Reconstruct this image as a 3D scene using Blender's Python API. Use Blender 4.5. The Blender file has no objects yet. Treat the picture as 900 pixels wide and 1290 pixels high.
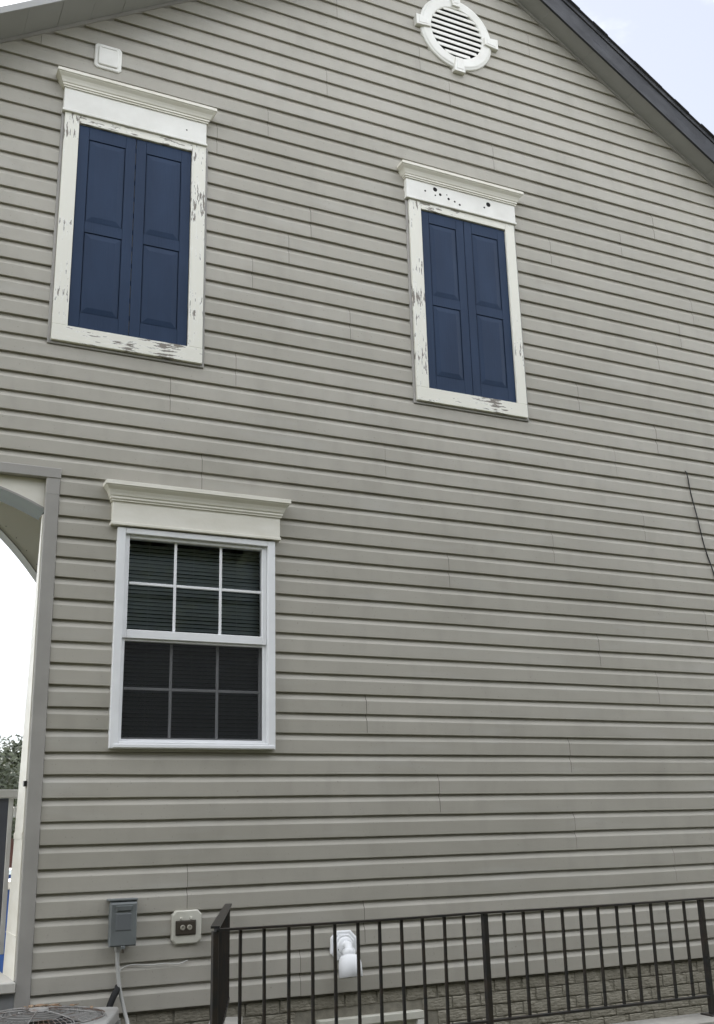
import bpy, bmesh, math, random
from mathutils import Vector, Matrix, noise as mnoise
random.seed(7)
S = bpy.context.scene
C = bpy.context.collection
E = 1.55                       # eye height above the ground; builders below take z relative to the eye

# ------------------------------------------------------------------ camera, sky, sun, exposure
F_PX, YAW, PITCH, ROLL, DIST = 1345.56, .4515, .2890, -.0249, 6.346
fwd = Vector((math.sin(YAW)*math.cos(PITCH), math.cos(YAW)*math.cos(PITCH), math.sin(PITCH)))
rt0 = Vector((math.cos(YAW), -math.sin(YAW), 0)); up0 = rt0.cross(fwd)
rt = rt0*math.cos(ROLL)+up0*math.sin(ROLL); up = -rt0*math.sin(ROLL)+up0*math.cos(ROLL)
cd = bpy.data.cameras.new('camera'); cam = bpy.data.objects.new('camera', cd); C.objects.link(cam)
cam.matrix_world = Matrix(((rt.x, up.x, -fwd.x, 0), (rt.y, up.y, -fwd.y, -DIST), (rt.z, up.z, -fwd.z, E), (0, 0, 0, 1)))
cd.sensor_fit = 'HORIZONTAL'; cd.sensor_width = 36; cd.lens = F_PX*36/900
cd.clip_start = .05; cd.clip_end = 2000
S.camera = cam
SUN_EL, SUN_AZ = math.radians(39), math.radians(12)      # azimuth from +Y towards +X: behind the gable
W = bpy.data.worlds.new('World'); S.world = W; W.use_nodes = True
nt = W.node_tree; N = nt.nodes; L = nt.links
bg = N['Background']; sky = N.new('ShaderNodeTexSky'); sky.sky_type = 'NISHITA'; sky.sun_disc = False
sky.sun_elevation = SUN_EL; sky.sun_rotation = SUN_AZ; sky.air_density = 1.0; sky.dust_density = .4; sky.ozone_density = 1.0
tc = N.new('ShaderNodeTexCoord'); mp = N.new('ShaderNodeMapping'); mp.inputs['Scale'].default_value = (1, 1, 2.2); mp.inputs['Location'].default_value = (0, 0, 0)
nz = N.new('ShaderNodeTexNoise'); nz.inputs['Scale'].default_value = 2.1; nz.inputs['Detail'].default_value = 7; nz.inputs['Roughness'].default_value = .55
cr = N.new('ShaderNodeValToRGB'); cr.color_ramp.elements[0].position = .43; cr.color_ramp.elements[1].position = .70; cr.color_ramp.interpolation = 'EASE'
mx = N.new('ShaderNodeMixRGB'); mx.inputs['Color2'].default_value = (27.5, 28.0, 29.0, 1)
L.new(tc.outputs['Generated'], mp.inputs['Vector']); L.new(mp.outputs['Vector'], nz.inputs['Vector'])
L.new(nz.outputs['Fac'], cr.inputs['Fac']); L.new(cr.outputs['Color'], mx.inputs['Fac'])
hz = N.new('ShaderNodeMixRGB'); hz.inputs['Fac'].default_value = .75; hz.inputs['Color2'].default_value = (3.65, 3.7, 3.95, 1)   # thin even cloud veil
L.new(sky.outputs['Color'], hz.inputs['Color1']); L.new(hz.outputs['Color'], mx.inputs['Color1']); L.new(mx.outputs['Color'], bg.inputs['Color'])
bg.inputs['Strength'].default_value = .085
sd = bpy.data.lights.new('sun', 'SUN'); sun = bpy.data.objects.new('sun', sd); C.objects.link(sun)
sd.energy = 2.6; sd.angle = math.radians(.6); sd.color = (1, .95, .88)
tosun = Vector((math.sin(SUN_AZ)*math.cos(SUN_EL), math.cos(SUN_AZ)*math.cos(SUN_EL), math.sin(SUN_EL)))
sun.rotation_euler = tosun.to_track_quat('Z', 'Y').to_euler(); sun.location = (0, 0, 30)
S.view_settings.view_transform = 'Standard'; S.view_settings.look = 'None'
S.view_settings.exposure = 1.5; S.view_settings.gamma = 1
S.render.engine = 'CYCLES'

# ------------------------------------------------------------------ materials
def mat(name, col, rough=.6, col2=None, nscale=6, nstretch=(1, 1, 1), bump=0, bscale=120, spec=.4, metal=0, bstretch=(1, 1, 1), detail=5, lo=.35, hi=.7):
    m = bpy.data.materials.new(name); m.use_nodes = True
    t = m.node_tree; n = t.nodes; b = n['Principled BSDF']
    b.inputs['Base Color'].default_value = (*col, 1); b.inputs['Roughness'].default_value = rough
    b.inputs['Specular IOR Level'].default_value = spec; b.inputs['Metallic'].default_value = metal
    c = n.new('ShaderNodeTexCoord')
    if col2:
        mp = n.new('ShaderNodeMapping'); mp.inputs['Scale'].default_value = nstretch
        x = n.new('ShaderNodeTexNoise'); x.inputs['Scale'].default_value = nscale; x.inputs['Detail'].default_value = detail
        r = n.new('ShaderNodeValToRGB'); r.color_ramp.elements[0].position = lo; r.color_ramp.elements[1].position = hi
        r.color_ramp.elements[0].color = (*col, 1); r.color_ramp.elements[1].color = (*col2, 1)
        t.links.new(c.outputs['Object'], mp.inputs['Vector']); t.links.new(mp.outputs['Vector'], x.inputs['Vector'])
        t.links.new(x.outputs['Fac'], r.inputs['Fac']); t.links.new(r.outputs['Color'], b.inputs['Base Color'])
    if bump:
        mp2 = n.new('ShaderNodeMapping'); mp2.inputs['Scale'].default_value = bstretch
        y = n.new('ShaderNodeTexNoise'); y.inputs['Scale'].default_value = bscale; y.inputs['Detail'].default_value = 4
        bp = n.new('ShaderNodeBump'); bp.inputs['Strength'].default_value = bump; bp.inputs['Distance'].default_value = .004
        t.links.new(c.outputs['Object'], mp2.inputs['Vector']); t.links.new(mp2.outputs['Vector'], y.inputs['Vector'])
        t.links.new(y.outputs['Fac'], bp.inputs['Height']); t.links.new(bp.outputs['Normal'], b.inputs['Normal'])
    return m

def siding_mat():
    m = bpy.data.materials.new('grey_vinyl'); m.use_nodes = True
    t = m.node_tree; n = t.nodes; b = n['Principled BSDF']; l = t.links
    b.inputs['Roughness'].default_value = .5; b.inputs['Specular IOR Level'].default_value = .35
    c = n.new('ShaderNodeTexCoord'); oi = n.new('ShaderNodeObjectInfo')
    base = n.new('ShaderNodeMixRGB'); base.inputs['Color1'].default_value = (.368, .350, .302, 1); base.inputs['Color2'].default_value = (.408, .388, .339, 1)
    l.new(oi.outputs['Random'], base.inputs['Fac'])
    # big soft weathering, streaks running down, dark mildew grime
    def nz(scale, st, lo, hi, det=5):
        mp = n.new('ShaderNodeMapping'); mp.inputs['Scale'].default_value = st
        x = n.new('ShaderNodeTexNoise'); x.inputs['Scale'].default_value = scale; x.inputs['Detail'].default_value = det
        r = n.new('ShaderNodeMapRange'); r.inputs['From Min'].default_value = lo; r.inputs['From Max'].default_value = hi
        l.new(c.outputs['Object'], mp.inputs['Vector']); l.new(mp.outputs['Vector'], x.inputs['Vector']); l.new(x.outputs['Fac'], r.inputs['Value'])
        return r.outputs['Result']
    def darken(prev, fac, amt, col):
        k = n.new('ShaderNodeMath'); k.operation = 'MULTIPLY'; k.inputs[1].default_value = amt; l.new(fac, k.inputs[0])
        x = n.new('ShaderNodeMixRGB'); x.blend_type = 'MIX'; x.inputs['Color2'].default_value = col
        l.new(k.outputs[0], x.inputs['Fac']); l.new(prev, x.inputs['Color1']); return x.outputs['Color']
    o = darken(base.outputs['Color'], nz(1.1, (1, 1, 1.6), .42, .75), .4, (.256, .242, .203, 1))
    o = darken(o, nz(5, (1.4, 1, .5), .5, .8), .3, (.230, .221, .188, 1))
    o = darken(o, nz(2.3, (.6, 1, 3), .55, .8), .4, (.465, .460, .430, 1))
    o = darken(o, nz(75, (1, 1, 1), .69, .78, 2), .4, (.12, .115, .10, 1))
    l.new(o, b.inputs['Base Color'])
    mp2 = n.new('ShaderNodeMapping'); mp2.inputs['Scale'].default_value = (.15, 1, 1)
    y = n.new('ShaderNodeTexNoise'); y.inputs['Scale'].default_value = 190; y.inputs['Detail'].default_value = 3
    bp = n.new('ShaderNodeBump'); bp.inputs['Strength'].default_value = .12; bp.inputs['Distance'].default_value = .002
    l.new(c.outputs['Object'], mp2.inputs['Vector']); l.new(mp2.outputs['Vector'], y.inputs['Vector']); l.new(y.outputs['Fac'], bp.inputs['Height']); l.new(bp.outputs['Normal'], b.inputs['Normal'])
    return m

def peel_mat(name, paint, wood, vertical, amount):
    """old paint flaking along the grain, wood showing through"""
    m = bpy.data.materials.new(name); m.use_nodes = True
    t = m.node_tree; n = t.nodes; b = n['Principled BSDF']; l = t.links
    b.inputs['Roughness'].default_value = .55
    c = n.new('ShaderNodeTexCoord'); mp = n.new('ShaderNodeMapping')
    mp.inputs['Scale'].default_value = (1, 1, .16) if vertical else (.16, 1, 1)
    x = n.new('ShaderNodeTexNoise'); x.inputs['Scale'].default_value = 62; x.inputs['Detail'].default_value = 6; x.inputs['Roughness'].default_value = .62
    big = n.new('ShaderNodeTexNoise'); big.inputs['Scale'].default_value = 3.2; big.inputs['Detail'].default_value = 2
    a = n.new('ShaderNodeMath'); a.operation = 'MULTIPLY_ADD'; a.inputs[1].default_value = .85; sc = n.new('ShaderNodeMath'); sc.operation = 'MULTIPLY'; sc.inputs[1].default_value = .7
    r = n.new('ShaderNodeValToRGB'); r.color_ramp.elements[0].position = amount; r.color_ramp.elements[1].position = amount+.025
    r.color_ramp.elements[0].color = (*paint, 1); r.color_ramp.elements[1].color = (*wood, 1)
    e = r.color_ramp.elements.new(amount-.05); e.color = (paint[0]*.93, paint[1]*.92, paint[2]*.88, 1)
    l.new(c.outputs['Object'], mp.inputs['Vector']); l.new(mp.outputs['Vector'], x.inputs['Vector']); l.new(c.outputs['Object'], big.inputs['Vector'])
    l.new(big.outputs['Fac'], a.inputs[0]); l.new(x.outputs['Fac'], a.inputs[2]); l.new(a.outputs[0], sc.inputs[0]); l.new(sc.outputs[0], r.inputs['Fac'])
    l.new(r.outputs['Color'], b.inputs['Base Color'])
    bp = n.new('ShaderNodeBump'); bp.inputs['Strength'].default_value = .5; bp.inputs['Distance'].default_value = .002; bp.invert = True
    l.new(a.outputs[0], bp.inputs['Height']); l.new(bp.outputs['Normal'], b.inputs['Normal'])
    return m

def glass_mat(name, tint, refl):
    m = bpy.data.materials.new(name); m.use_nodes = True
    t = m.node_tree; n = t.nodes; l = t.links; n.remove(n['Principled BSDF'])
    tr = n.new('ShaderNodeBsdfTransparent'); tr.inputs['Color'].default_value = (*tint, 1)
    gl = n.new('ShaderNodeBsdfGlossy'); gl.inputs['Roughness'].default_value = .015; gl.inputs['Color'].default_value = (refl, refl, refl, 1)
    fr = n.new('ShaderNodeFresnel'); fr.inputs['IOR'].default_value = 1.5
    mx = n.new('ShaderNodeMixShader'); l.new(fr.outputs[0], mx.inputs[0]); l.new(tr.outputs[0], mx.inputs[1]); l.new(gl.outputs[0], mx.inputs[2])
    l.new(mx.outputs[0], n['Material Output'].inputs['Surface'])
    return m

def screen_mat():
    m = bpy.data.materials.new('insect_screen'); m.use_nodes = True
    t = m.node_tree; n = t.nodes; l = t.links; b = n['Principled BSDF']
    b.inputs['Base Color'].default_value = (.004, .0045, .006, 1); b.inputs['Roughness'].default_value = .7
    tr = n.new('ShaderNodeBsdfTransparent'); mx = n.new('ShaderNodeMixShader'); mx.inputs[0].default_value = .38
    l.new(tr.outputs[0], mx.inputs[1]); l.new(b.outputs[0], mx.inputs[2]); l.new(mx.outputs[0], n['Material Output'].inputs['Surface'])
    return m

def leaf_mat(name, a, b_):
    m = bpy.data.materials.new(name); m.use_nodes = True
    t = m.node_tree; n = t.nodes; l = t.links; b = n['Principled BSDF']; b.inputs['Roughness'].default_value = .6
    c = n.new('ShaderNodeTexCoord'); x = n.new('ShaderNodeTexNoise'); x.inputs['Scale'].default_value = 1.2
    r = n.new('ShaderNodeValToRGB'); r.color_ramp.elements[0].color = (*a, 1); r.color_ramp.elements[1].color = (*b_, 1)
    r.color_ramp.elements[0].position = .35; r.color_ramp.elements[1].position = .65
    l.new(c.outputs['Object'], x.inputs['Vector']); l.new(x.outputs['Fac'], r.inputs['Fac']); l.new(r.outputs['Color'], b.inputs['Base Color'])
    return m

M = dict(
    siding=siding_mat(),
    trim=mat('grey_trim', (.33, .318, .295), .5, (.27, .26, .24), 4, bump=.1),
    soffit=mat('grey_soffit', (.33, .33, .32), .5, (.30, .30, .29), 3),
    felt=mat('dark_felt', (.02, .02, .02), .9),
    peelv=peel_mat('peeling_white_upright', (.77, .765, .71), (.20, .18, .15), True, .733),
    peelh=peel_mat('peeling_white_flat', (.77, .765, .71), (.20, .18, .15), False, .722),
    cream=mat('cream_paint', (.74, .72, .645), .5, (.67, .645, .56), 5, (1, 1, 2.5), bump=.15, bscale=60),
    white=mat('white_paint', (.77, .765, .72), .45, (.66, .65, .60), 5, bump=.08),
    vinyl=mat('white_vinyl', (.80, .81, .82), .35, (.74, .75, .76), 6),
    navy=mat('navy_paint', (.0102, .0262, .062), .55, (.014, .0335, .076), 5, (1, 1, .4), bump=.3, bscale=90, bstretch=(1, 1, .06), spec=.25),
    blind=mat('blind_white', (.78, .80, .80), .5),
    interior=mat('interior_dark', (.05, .05, .05), .9),
    muntin_in=mat('muntin_white', (.8, .81, .83), .4),
    glass=glass_mat('window_glass', (.88, .91, .92), .8),
    screen=screen_mat(),
    brick=mat('split_brick', (.30, .28, .225), .85, (.19, .175, .135), 7, bump=.9, bscale=45, bstretch=(.6, 1, 1.6)),
    mortar=mat('mortar', (.25, .235, .19), .95, (.18, .168, .135), 20, bump=.5),
    concrete=mat('concrete', (.40, .385, .35), .9, (.30, .29, .26), 6, bump=.5, bscale=60),
    iron=mat('black_iron', (.014, .0145, .015), .4, (.030, .022, .016), 14, bump=.25, bscale=70, spec=.5),
    shingle=mat('charcoal_shingle', (.045, .046, .052), .85, (.075, .076, .082), 12, bump=.8, bscale=160),
    flash=mat('dark_flashing', (.010, .011, .014), .4, (.026, .028, .033), 5, (1, 1, 1), bump=.9, bscale=11),
    boxgrey=mat('grey_enamel', (.15, .165, .165), .4, (.115, .125, .125), 9, spec=.5),
    blockw=mat('block_cream', (.58, .57, .50), .45, (.50, .49, .42), 8),
    brownp=mat('brown_cover', (.05, .042, .03), .5),
    outletp=mat('outlet_face', (.30, .28, .23), .5),
    pvc=mat('grey_pvc', (.38, .38, .36), .5),
    foam=mat('black_foam', (.012, .012, .012), .8),
    acmetal=mat('condenser_enamel', (.36, .36, .345), .5, (.28, .27, .25), 6, bump=.1),
    rust=mat('rusted_wire', (.27, .265, .25), .45, (.11, .062, .038), 9, lo=.50, hi=.62),
    leafd=mat('dead_leaf', (.16, .09, .05), .8, (.35, .27, .18), 30),
    acdark=mat('condenser_inside', (.012, .012, .012), .7),
    cable=mat('cable_black', (.02, .02, .02), .6),
    wirew=mat('wire_white', (.5, .5, .47), .5),
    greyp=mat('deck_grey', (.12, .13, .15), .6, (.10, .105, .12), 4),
    deck=mat('deck_boards', (.52, .50, .46), .7, (.40, .39, .35), 8, (1, .2, 1)),
    base=mat('porch_base', (.27, .28, .29), .85, (.17, .17, .165), 4, bump=.5, bscale=30),
    blue=mat('pool_blue', (.025, .11, .42), .4, (.02, .09, .36), 3),
    water=mat('pool_water', (.05, .22, .30), .08, spec=.5),
    fencew=mat('red_brown_board', (.085, .032, .024), .8, (.055, .024, .02), 9, (3, 1, .4), bump=.4, bscale=30),
    bark=mat('bark', (.09, .07, .05), .9, (.05, .04, .03), 10, bump=.8, bscale=30),
    leaf=leaf_mat('tree_leaf', (.026, .034, .016), (.062, .074, .034)),
    leaf2=leaf_mat('tree_leaf_pale', (.034, .044, .022), (.078, .090, .045)),
    grass=mat('lawn', (.075, .078, .036), .9, (.115, .108, .06), 3, bump=.6, bscale=40),
    archw=mat('bright_white', (.86, .85, .80), .5),
    hole=mat('hole_black', (.008, .007, .006), .9),
    lens=mat('lamp_lens', (.45, .45, .44), .25),
)

for nd in M['brick'].node_tree.nodes:
    if nd.type == 'BUMP': nd.inputs['Distance'].default_value = .014

# ------------------------------------------------------------------ mesh helpers
def box(bm, x0, x1, y0, y1, z0, z1, bev=0, seg=1):
    r = bmesh.ops.create_cube(bm, size=1)
    vs = r['verts']
    for v in vs:
        v.co = Vector(((x0+x1)/2+v.co.x*(x1-x0), (y0+y1)/2+v.co.y*(y1-y0), (z0+z1)/2+v.co.z*(z1-z0)))
    if bev:
        es = list({e for v in vs for e in v.link_edges})
        bmesh.ops.bevel(bm, geom=es, offset=bev, segments=seg, affect='EDGES', profile=.6)
def loft(bm, rings, close_ring=True, cap=True):
    vr = [[bm.verts.new(p) for p in r] for r in rings]
    n = len(vr[0])
    for a, b in zip(vr, vr[1:]):
        for i in range(n if close_ring else n-1):
            bm.faces.new((a[i], a[(i+1) % n], b[(i+1) % n], b[i]))
    if cap and close_ring:
        bm.faces.new(list(reversed(vr[0]))); bm.faces.new(vr[-1])
    return vr
def tube(bm, pts, r, n=8, cap=True):
    pts = [Vector(p) for p in pts]; rings = []
    rr = r if isinstance(r, (list, tuple)) else [r]*len(pts)
    ref = Vector((0, 0, 1))
    for i, p in enumerate(pts):
        d = (pts[min(i+1, len(pts)-1)]-pts[max(i-1, 0)]).normalized()
        a = d.cross(ref)
        if a.length < .05: a = d.cross(Vector((1, 0, 0)))
        a.normalize(); b = d.cross(a)
        rings.append([p+(a*math.cos(t)+b*math.sin(t))*rr[i] for t in [2*math.pi*k/n for k in range(n)]])
    loft(bm, rings, True, cap)
def lathe(bm, prof, n=32, axis='Z', at=(0, 0, 0), rot=None, cap=False):
    rings = []
    for k in range(n):
        t = 2*math.pi*k/n; ring = []
        for r, h in prof:
            p = Vector((r*math.cos(t), r*math.sin(t), h)) if axis == 'Z' else Vector((r*math.cos(t), h, r*math.sin(t)))
            if rot: p = rot @ p
            ring.append(bm.verts.new(p+Vector(at)))
        rings.append(ring)
    for k in range(n):
        a, b = rings[k], rings[(k+1) % n]
        for i in range(len(prof)-1): bm.faces.new((a[i], b[i], b[i+1], a[i+1]))
def quadstrip_prism(bm, poly, y0, y1):
    """polygon [(x,z)...] extruded from y0 to y1"""
    loft(bm, [[(x, y0, z) for x, z in poly], [(x, y1, z) for x, z in poly]])
def smooth_curve(pts, k=4):
    P = [Vector(p) for p in pts]; out = []
    for i in range(len(P)-1):
        p0, p1, p2, p3 = P[max(i-1, 0)], P[i], P[i+1], P[min(i+2, len(P)-1)]
        for j in range(k):
            t = j/k
            out.append(.5*((2*p1)+(p2-p0)*t+(2*p0-5*p1+4*p2-p3)*t*t+(3*p1-p0-3*p2+p3)*t**3))
    return out+[P[-1]]

def root(name, label, cat, loc, group=None, kind=None):
    o = bpy.data.objects.new(name, None); C.objects.link(o); o.empty_display_size = .2
    o.location = (loc[0], loc[1], loc[2]+E); o['label'] = label; o['category'] = cat
    if group: o['group'] = group
    return o
def obj(name, bm, m, parent=None, smooth=False, label=None):
    """one mesh object from a bmesh given relative to the eye height"""
    bmesh.ops.recalc_face_normals(bm, faces=bm.faces)
    me = bpy.data.meshes.new(name)
    for v in bm.verts: v.co.z += E
    bm.to_mesh(me); bm.free()
    me.materials.append(M[m] if isinstance(m, str) else m)
    if smooth:
        for p in me.polygons: p.use_smooth = True
    o = bpy.data.objects.new(name, me); C.objects.link(o)
    if parent: attach(o, parent)
    if label: o['label'] = label
    return o
def world_of(p):
    t = Vector((0, 0, 0))
    while p: t += p.location; t += (p.matrix_parent_inverse.translation if p.parent else Vector()); p = p.parent
    return t
def attach(o, parent):
    o.parent = parent; o.matrix_parent_inverse = Matrix.Translation(-world_of(parent))
def tag(o, label=None, cat=None, group=None, kind=None):
    if label: o['label'] = label
    if cat: o['category'] = cat
    if group: o['group'] = group
    if kind: o['kind'] = kind
    return o
def B(): return bmesh.new()
def bobj(name, dims, m, parent, bev=0, **kw):
    b = B(); box(b, *dims, bev=bev); return obj(name, b, m, parent, **kw)

# ------------------------------------------------------------------ the setting: ground
b = B()
vs = [b.verts.new(p) for p in ((-500, -500, -E), (500, -500, -E), (500, 500, -E), (-500, 500, -E))]; b.faces.new(vs)
tag(obj('ground', b, 'grass'), kind='structure')

# ------------------------------------------------------------------ the house
H_C = .127                                    # siding course
ZN = lambda n: (48.659-n)*H_C                 # height of shadow line n
XL, XR = -.95, 9.2                            # wall ends
# slopes measured on the photograph
def rake(x): return min(5.100+.632*(x-.511), 6.985-.6365*(x-4.747))
XA = 4.0
for _ in range(60):
    XA += .01*(1 if 5.100+.632*(XA-.511) < 6.985-.6365*(XA-4.747) else -1)
ZA = rake(XA)
def xlim(z): return (max(XL, .511+(z-5.100)/.632), min(XR, 4.747+(6.985-z)/.6365))
house = root('house', 'two storey house gable end clad in weathered grey lap siding with navy shutters', 'house', (4, 0, -E))

# --- wall sheathing with the window hole, siding panels as its pieces
WX0, WX1, WZ0, WZ1 = 1.425, 2.455, .483, 1.815
PX = 1.066                                     # right edge of corner board
b = B()
def wallpoly(b, y0, y1):
    zs = ZN(56)
    # strips around the window hole and the porch opening
    quadstrip_prism(b, [(PX-.07, zs), (WX0+.02, zs), (WX0+.02, 2.12), (PX-.07, 2.12)], y0, y1)
    quadstrip_prism(b, [(WX0+.02, zs), (WX1-.02, zs), (WX1-.02, WZ0+.02), (WX0+.02, WZ0+.02)], y0, y1)
    quadstrip_prism(b, [(WX0+.02, WZ1-.02), (WX1-.02, WZ1-.02), (WX1-.02, 2.12), (WX0+.02, 2.12)], y0, y1)
    quadstrip_prism(b, [(WX1-.02, zs), (XR, zs), (XR, 2.12), (WX1-.02, 2.12)], y0, y1)
    quadstrip_prism(b, [(XL, 2.12), (XR, 2.12), (XR, rake(XR)), (XA, ZA), (XL, rake(XL))], y0, y1)
wallpoly(b, .0, .14)
wall = obj('gable_wall', b, 'felt', house)
PROF = [(0, -.002), (0, -.0195), (.006, -.0210), (.03, -.0215), (.655, -.0210), (.685, -.0193), (.78, -.0113), (.88, -.0055), (1.0, -.0025)]
joints = {36: 3.777, 34: 4.693, 40: 5.035, 44: 3.101, 46: 4.696, 48: 3.62, 50: 4.69, 26: 2.184, 32: 1.959, 12: 5.651, 10: 6.041, 8: 4.396, 4: 4.009,
          52: 1.917, 28: 1.736, 38: 6.109, 42: 1.93, 54: 3.05, 56: 2.62, 30: 3.30, 24: 5.05, 22: 3.05, 20: 2.30, 18: 6.2, 16: 2.75, 14: 4.9, 6: 2.9}
PL = 3.625
def siding_panel(n0, x0, x1, seed):
    """double-course panel: shadow lines n0-2 (top) to n0 (bottom) between x0 and x1"""
    b = B(); zb = ZN(n0)
    rnd = random.Random(seed); dy = rnd.uniform(-.0014, .0006); tilt = rnd.uniform(-.0009, .0009)
    for c in (0, 1):
        zc = zb+c*H_C
        prof = [(t*H_C+zc, y) for t, y in PROF]
        if c == 1: prof.append((prof[-1][0]+.012, -.0028))
        # z pieces split at the window
        spans = [(x0, x1, -9, 99)]
        hx0, hx1, hz0, hz1 = WX0+.025, WX1-.025, WZ0+.02, WZ1-.02
        if x0 < hx1 and x1 > hx0 and zc < hz1 and zc+H_C > hz0:
            spans = []
            if x0 < hx0: spans.append((x0, hx0, -9, 99))
            if x1 > hx1: spans.append((hx1, x1, -9, 99))
            if zc < hz0: spans.append((max(x0, hx0), min(x1, hx1), -9, hz0))
            if zc+H_C > hz1: spans.append((max(x0, hx0), min(x1, hx1), hz1, 99))
        for (a0, a1, lo, hi) in spans:
            pp = []
            for i, (z, y) in enumerate(prof):
                if lo <= z <= hi: pp.append((z, y))
                if i+1 < len(prof):
                    z2, y2 = prof[i+1]
                    for cut in (lo, hi):
                        if z < cut < z2:
                            f = (cut-z)/(z2-z); pp.append((cut, y+(y2-y)*f))
            if len(pp) < 2: continue
            k = max(1, int((a1-a0)/.30)); rows = []
            for z, y in pp:
                l_, r_ = xlim(z); l_ = max(a0, l_); r_ = min(a1, r_)
                if r_ < l_: l_ = r_ = (l_+r_)/2
                row = []
                for j in range(k+1):
                    x = l_+(r_-l_)*j/k
                    wv = mnoise.noise(Vector((x*1.7, n0*3.1+c, 0)))*.0030
                    wy = mnoise.noise(Vector((x*2.3, n0*5.7+c, 9)))*.0018
                    row.append(b.verts.new((x, y+dy+wy, z+wv+tilt*(x-(x0+x1)/2))))
                rows.append(row)
            for A_, B_ in zip(rows, rows[1:]):
                for j in range(k): b.faces.new((A_[j], A_[j+1], B_[j+1], B_[j]))
    o = obj('siding_panel', b, 'siding', wall)
    for p in o.data.polygons: p.use_smooth = False
    return o
seed = 0
for n0 in range(-8, 57, 2):
    zb = ZN(n0); zt = ZN(n0-2)
    if zb > ZA-.05: continue
    left = PX+.002 if n0 > 32 else XL
    l_, r_ = xlim(zb); l_ = max(left, l_)
    xj = joints.get(n0, 3.0+.37*(n0 % 7)); cuts = sorted({l_, r_} | {xj+k*PL for k in range(-3, 4) if l_+.05 < xj+k*PL < r_-.05 and not (n0 > 32 and min(abs(xj+k*PL-WX0), abs(xj+k*PL-WX1)) < .15)})
    if zb > WZ0 and zt+.012 < WZ1:                 # rows cut through by the window
        cuts = sorted({c for c in cuts if not WX0 < c < WX1} | {WX0+.025, WX1-.025})
    for a, c in zip(cuts, cuts[1:]):
        if zb > WZ0 and zt+.012 < WZ1 and abs(a-WX0-.025) < .001: continue
        seed += 1; siding_panel(n0, a+(.0011 if a != l_ else 0), c-(.0011 if c != r_ else 0), seed)

# corner board beside the porch opening
b = B(); box(b, .985, PX, -.030, -.0, ZN(56)-.01, 2.12, bev=.004)
cb = obj('corner_board', b, 'trim', house)
bobj('corner_board_joint', (.984, PX+.001, -.0312, -.029, 1.985, 1.989), 'trim', cb)
bobj('header_trim', (XL, PX+.004, -.034, .02, 2.085, 2.150), 'trim', house, bev=.004)
def jd(z): return .045+(.40-.045)*(1.75-z)/2.48      # tapered cheek, deeper at its foot
b = B(); loft(b, [[(x, y, z) for x, y in ((.979, .002), (.992, .002), (.992, max(.02, jd(z))), (.979, max(.02, jd(z))))] for z in (-.73, 1.86)]); wj = obj('wall_jamb', b, 'cream', house)
bobj('joint_strip', (.976, .9925, .004, jd(-.5), -.512, -.504), 'cream', wj)
bobj('joint_strip', (.975, .9925, .004, jd(0), -.005, .03), 'cream', wj)
bobj('bracket', (.968, .984, -.006, .03, .275, .305), 'iron', wj)
bobj('wall_return', (1.14, 1.40, .15, .39, -E, 2.08), 'trim', house)

# porch: arched beams, ceiling, side pier
def arch(name, y0, y1, xl, xr, ztop, f, m, n=20, under='trim'):
    b = B(); pts = [(xl+(xr-xl)*i/n) for i in range(n+1)]
    poly = [(x, f(x)) for x in pts]+[(xr, ztop), (xl, ztop)]
    quadstrip_prism(b, poly, y0, y1)
    o = obj(name, b, m, house)
    bb = B(); loft(bb, [[(x, y0-.006, f(x)-.001), (x, y1+.006, f(x)-.001), (x, y1+.006, f(x)-.013), (x, y0-.006, f(x)-.013)] for x in pts])
    obj('arch_lining', bb, under, o)
    return o
R1 = 1.77
fa = lambda x: 1.905+math.sqrt(max(0, R1*R1-(x-.2)**2))-math.sqrt(R1*R1-.79**2)
arch('porch_arch', .012, .24, -.60, .992, 2.083, fa, 'cream')
def fb(x):
    return min(2.28, .40+math.sqrt(max(0.01, 2.3**2-(x+.69)**2)))
b = B(); xs = [-.9+2.35*i/40 for i in range(41)]
quadstrip_prism(b, [(x, fb(x)) for x in xs]+[(xs[-1], 2.34), (xs[0], 2.34)], 1.2, 1.34); fo = obj('porch_rear_arch', b, 'archw', house)
b = B(); loft(b, [[(x, 1.19, fb(x)), (x, 1.35, fb(x)), (x, 1.35, fb(x)-.012), (x, 1.19, fb(x)-.012)] for x in xs]); obj('arch_lining', b, 'trim', fo)
for i in range(9):
    x = .62+.075*i
    b = B(); lathe(b, [(0.0001, -.002), (.0035, -.002), (.0035, 0)], 8, 'Y', (x, 1.2, fb(x)+.055)); obj('nail_head', b, 'boxgrey', fo)
bobj('porch_ceiling', (XL, 1.42, .02, 1.34, 2.345, 2.40), 'cream', house)
bobj('porch_pier', (XL, -.60, .005, .30, -E, 2.083), 'trim', house, bev=.004)
bobj('porch_rear_pier', (XL, -.66, 1.10, 1.40, -E, 2.34), 'trim', house, bev=.004)
# room and body behind the gable wall
bobj('side_wall', (1.40, 1.52, .15, 2.5, -E, 5.5), 'trim', house)
bobj('rear_wall', (1.40, XR, 2.5, 2.62, -E, 5.2), 'trim', house)
bobj('room_floor', (1.52, XR, .15, 2.5, -.72, -.62), 'interior', house)
bobj('room_ceiling', (1.52, XR, .15, 2.5, 2.2, 2.3), 'interior', house)
bobj('right_wall', (XR-.14, XR, .14, 2.5, -E, rake(XR)), 'trim', house)
bobj('room_partition', (1.53, XR-.15, 1.9, 1.98, -.61, 2.19), 'interior', house)

# porch floor
bobj('porch_base', (XL, .985, -.02, 1.62, -E, -.79), 'base', house)
pf = bobj('porch_floor', (XL, .9845, -.05, 1.66, -.785, -.73), 'deck', house, bev=.006)

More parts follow.
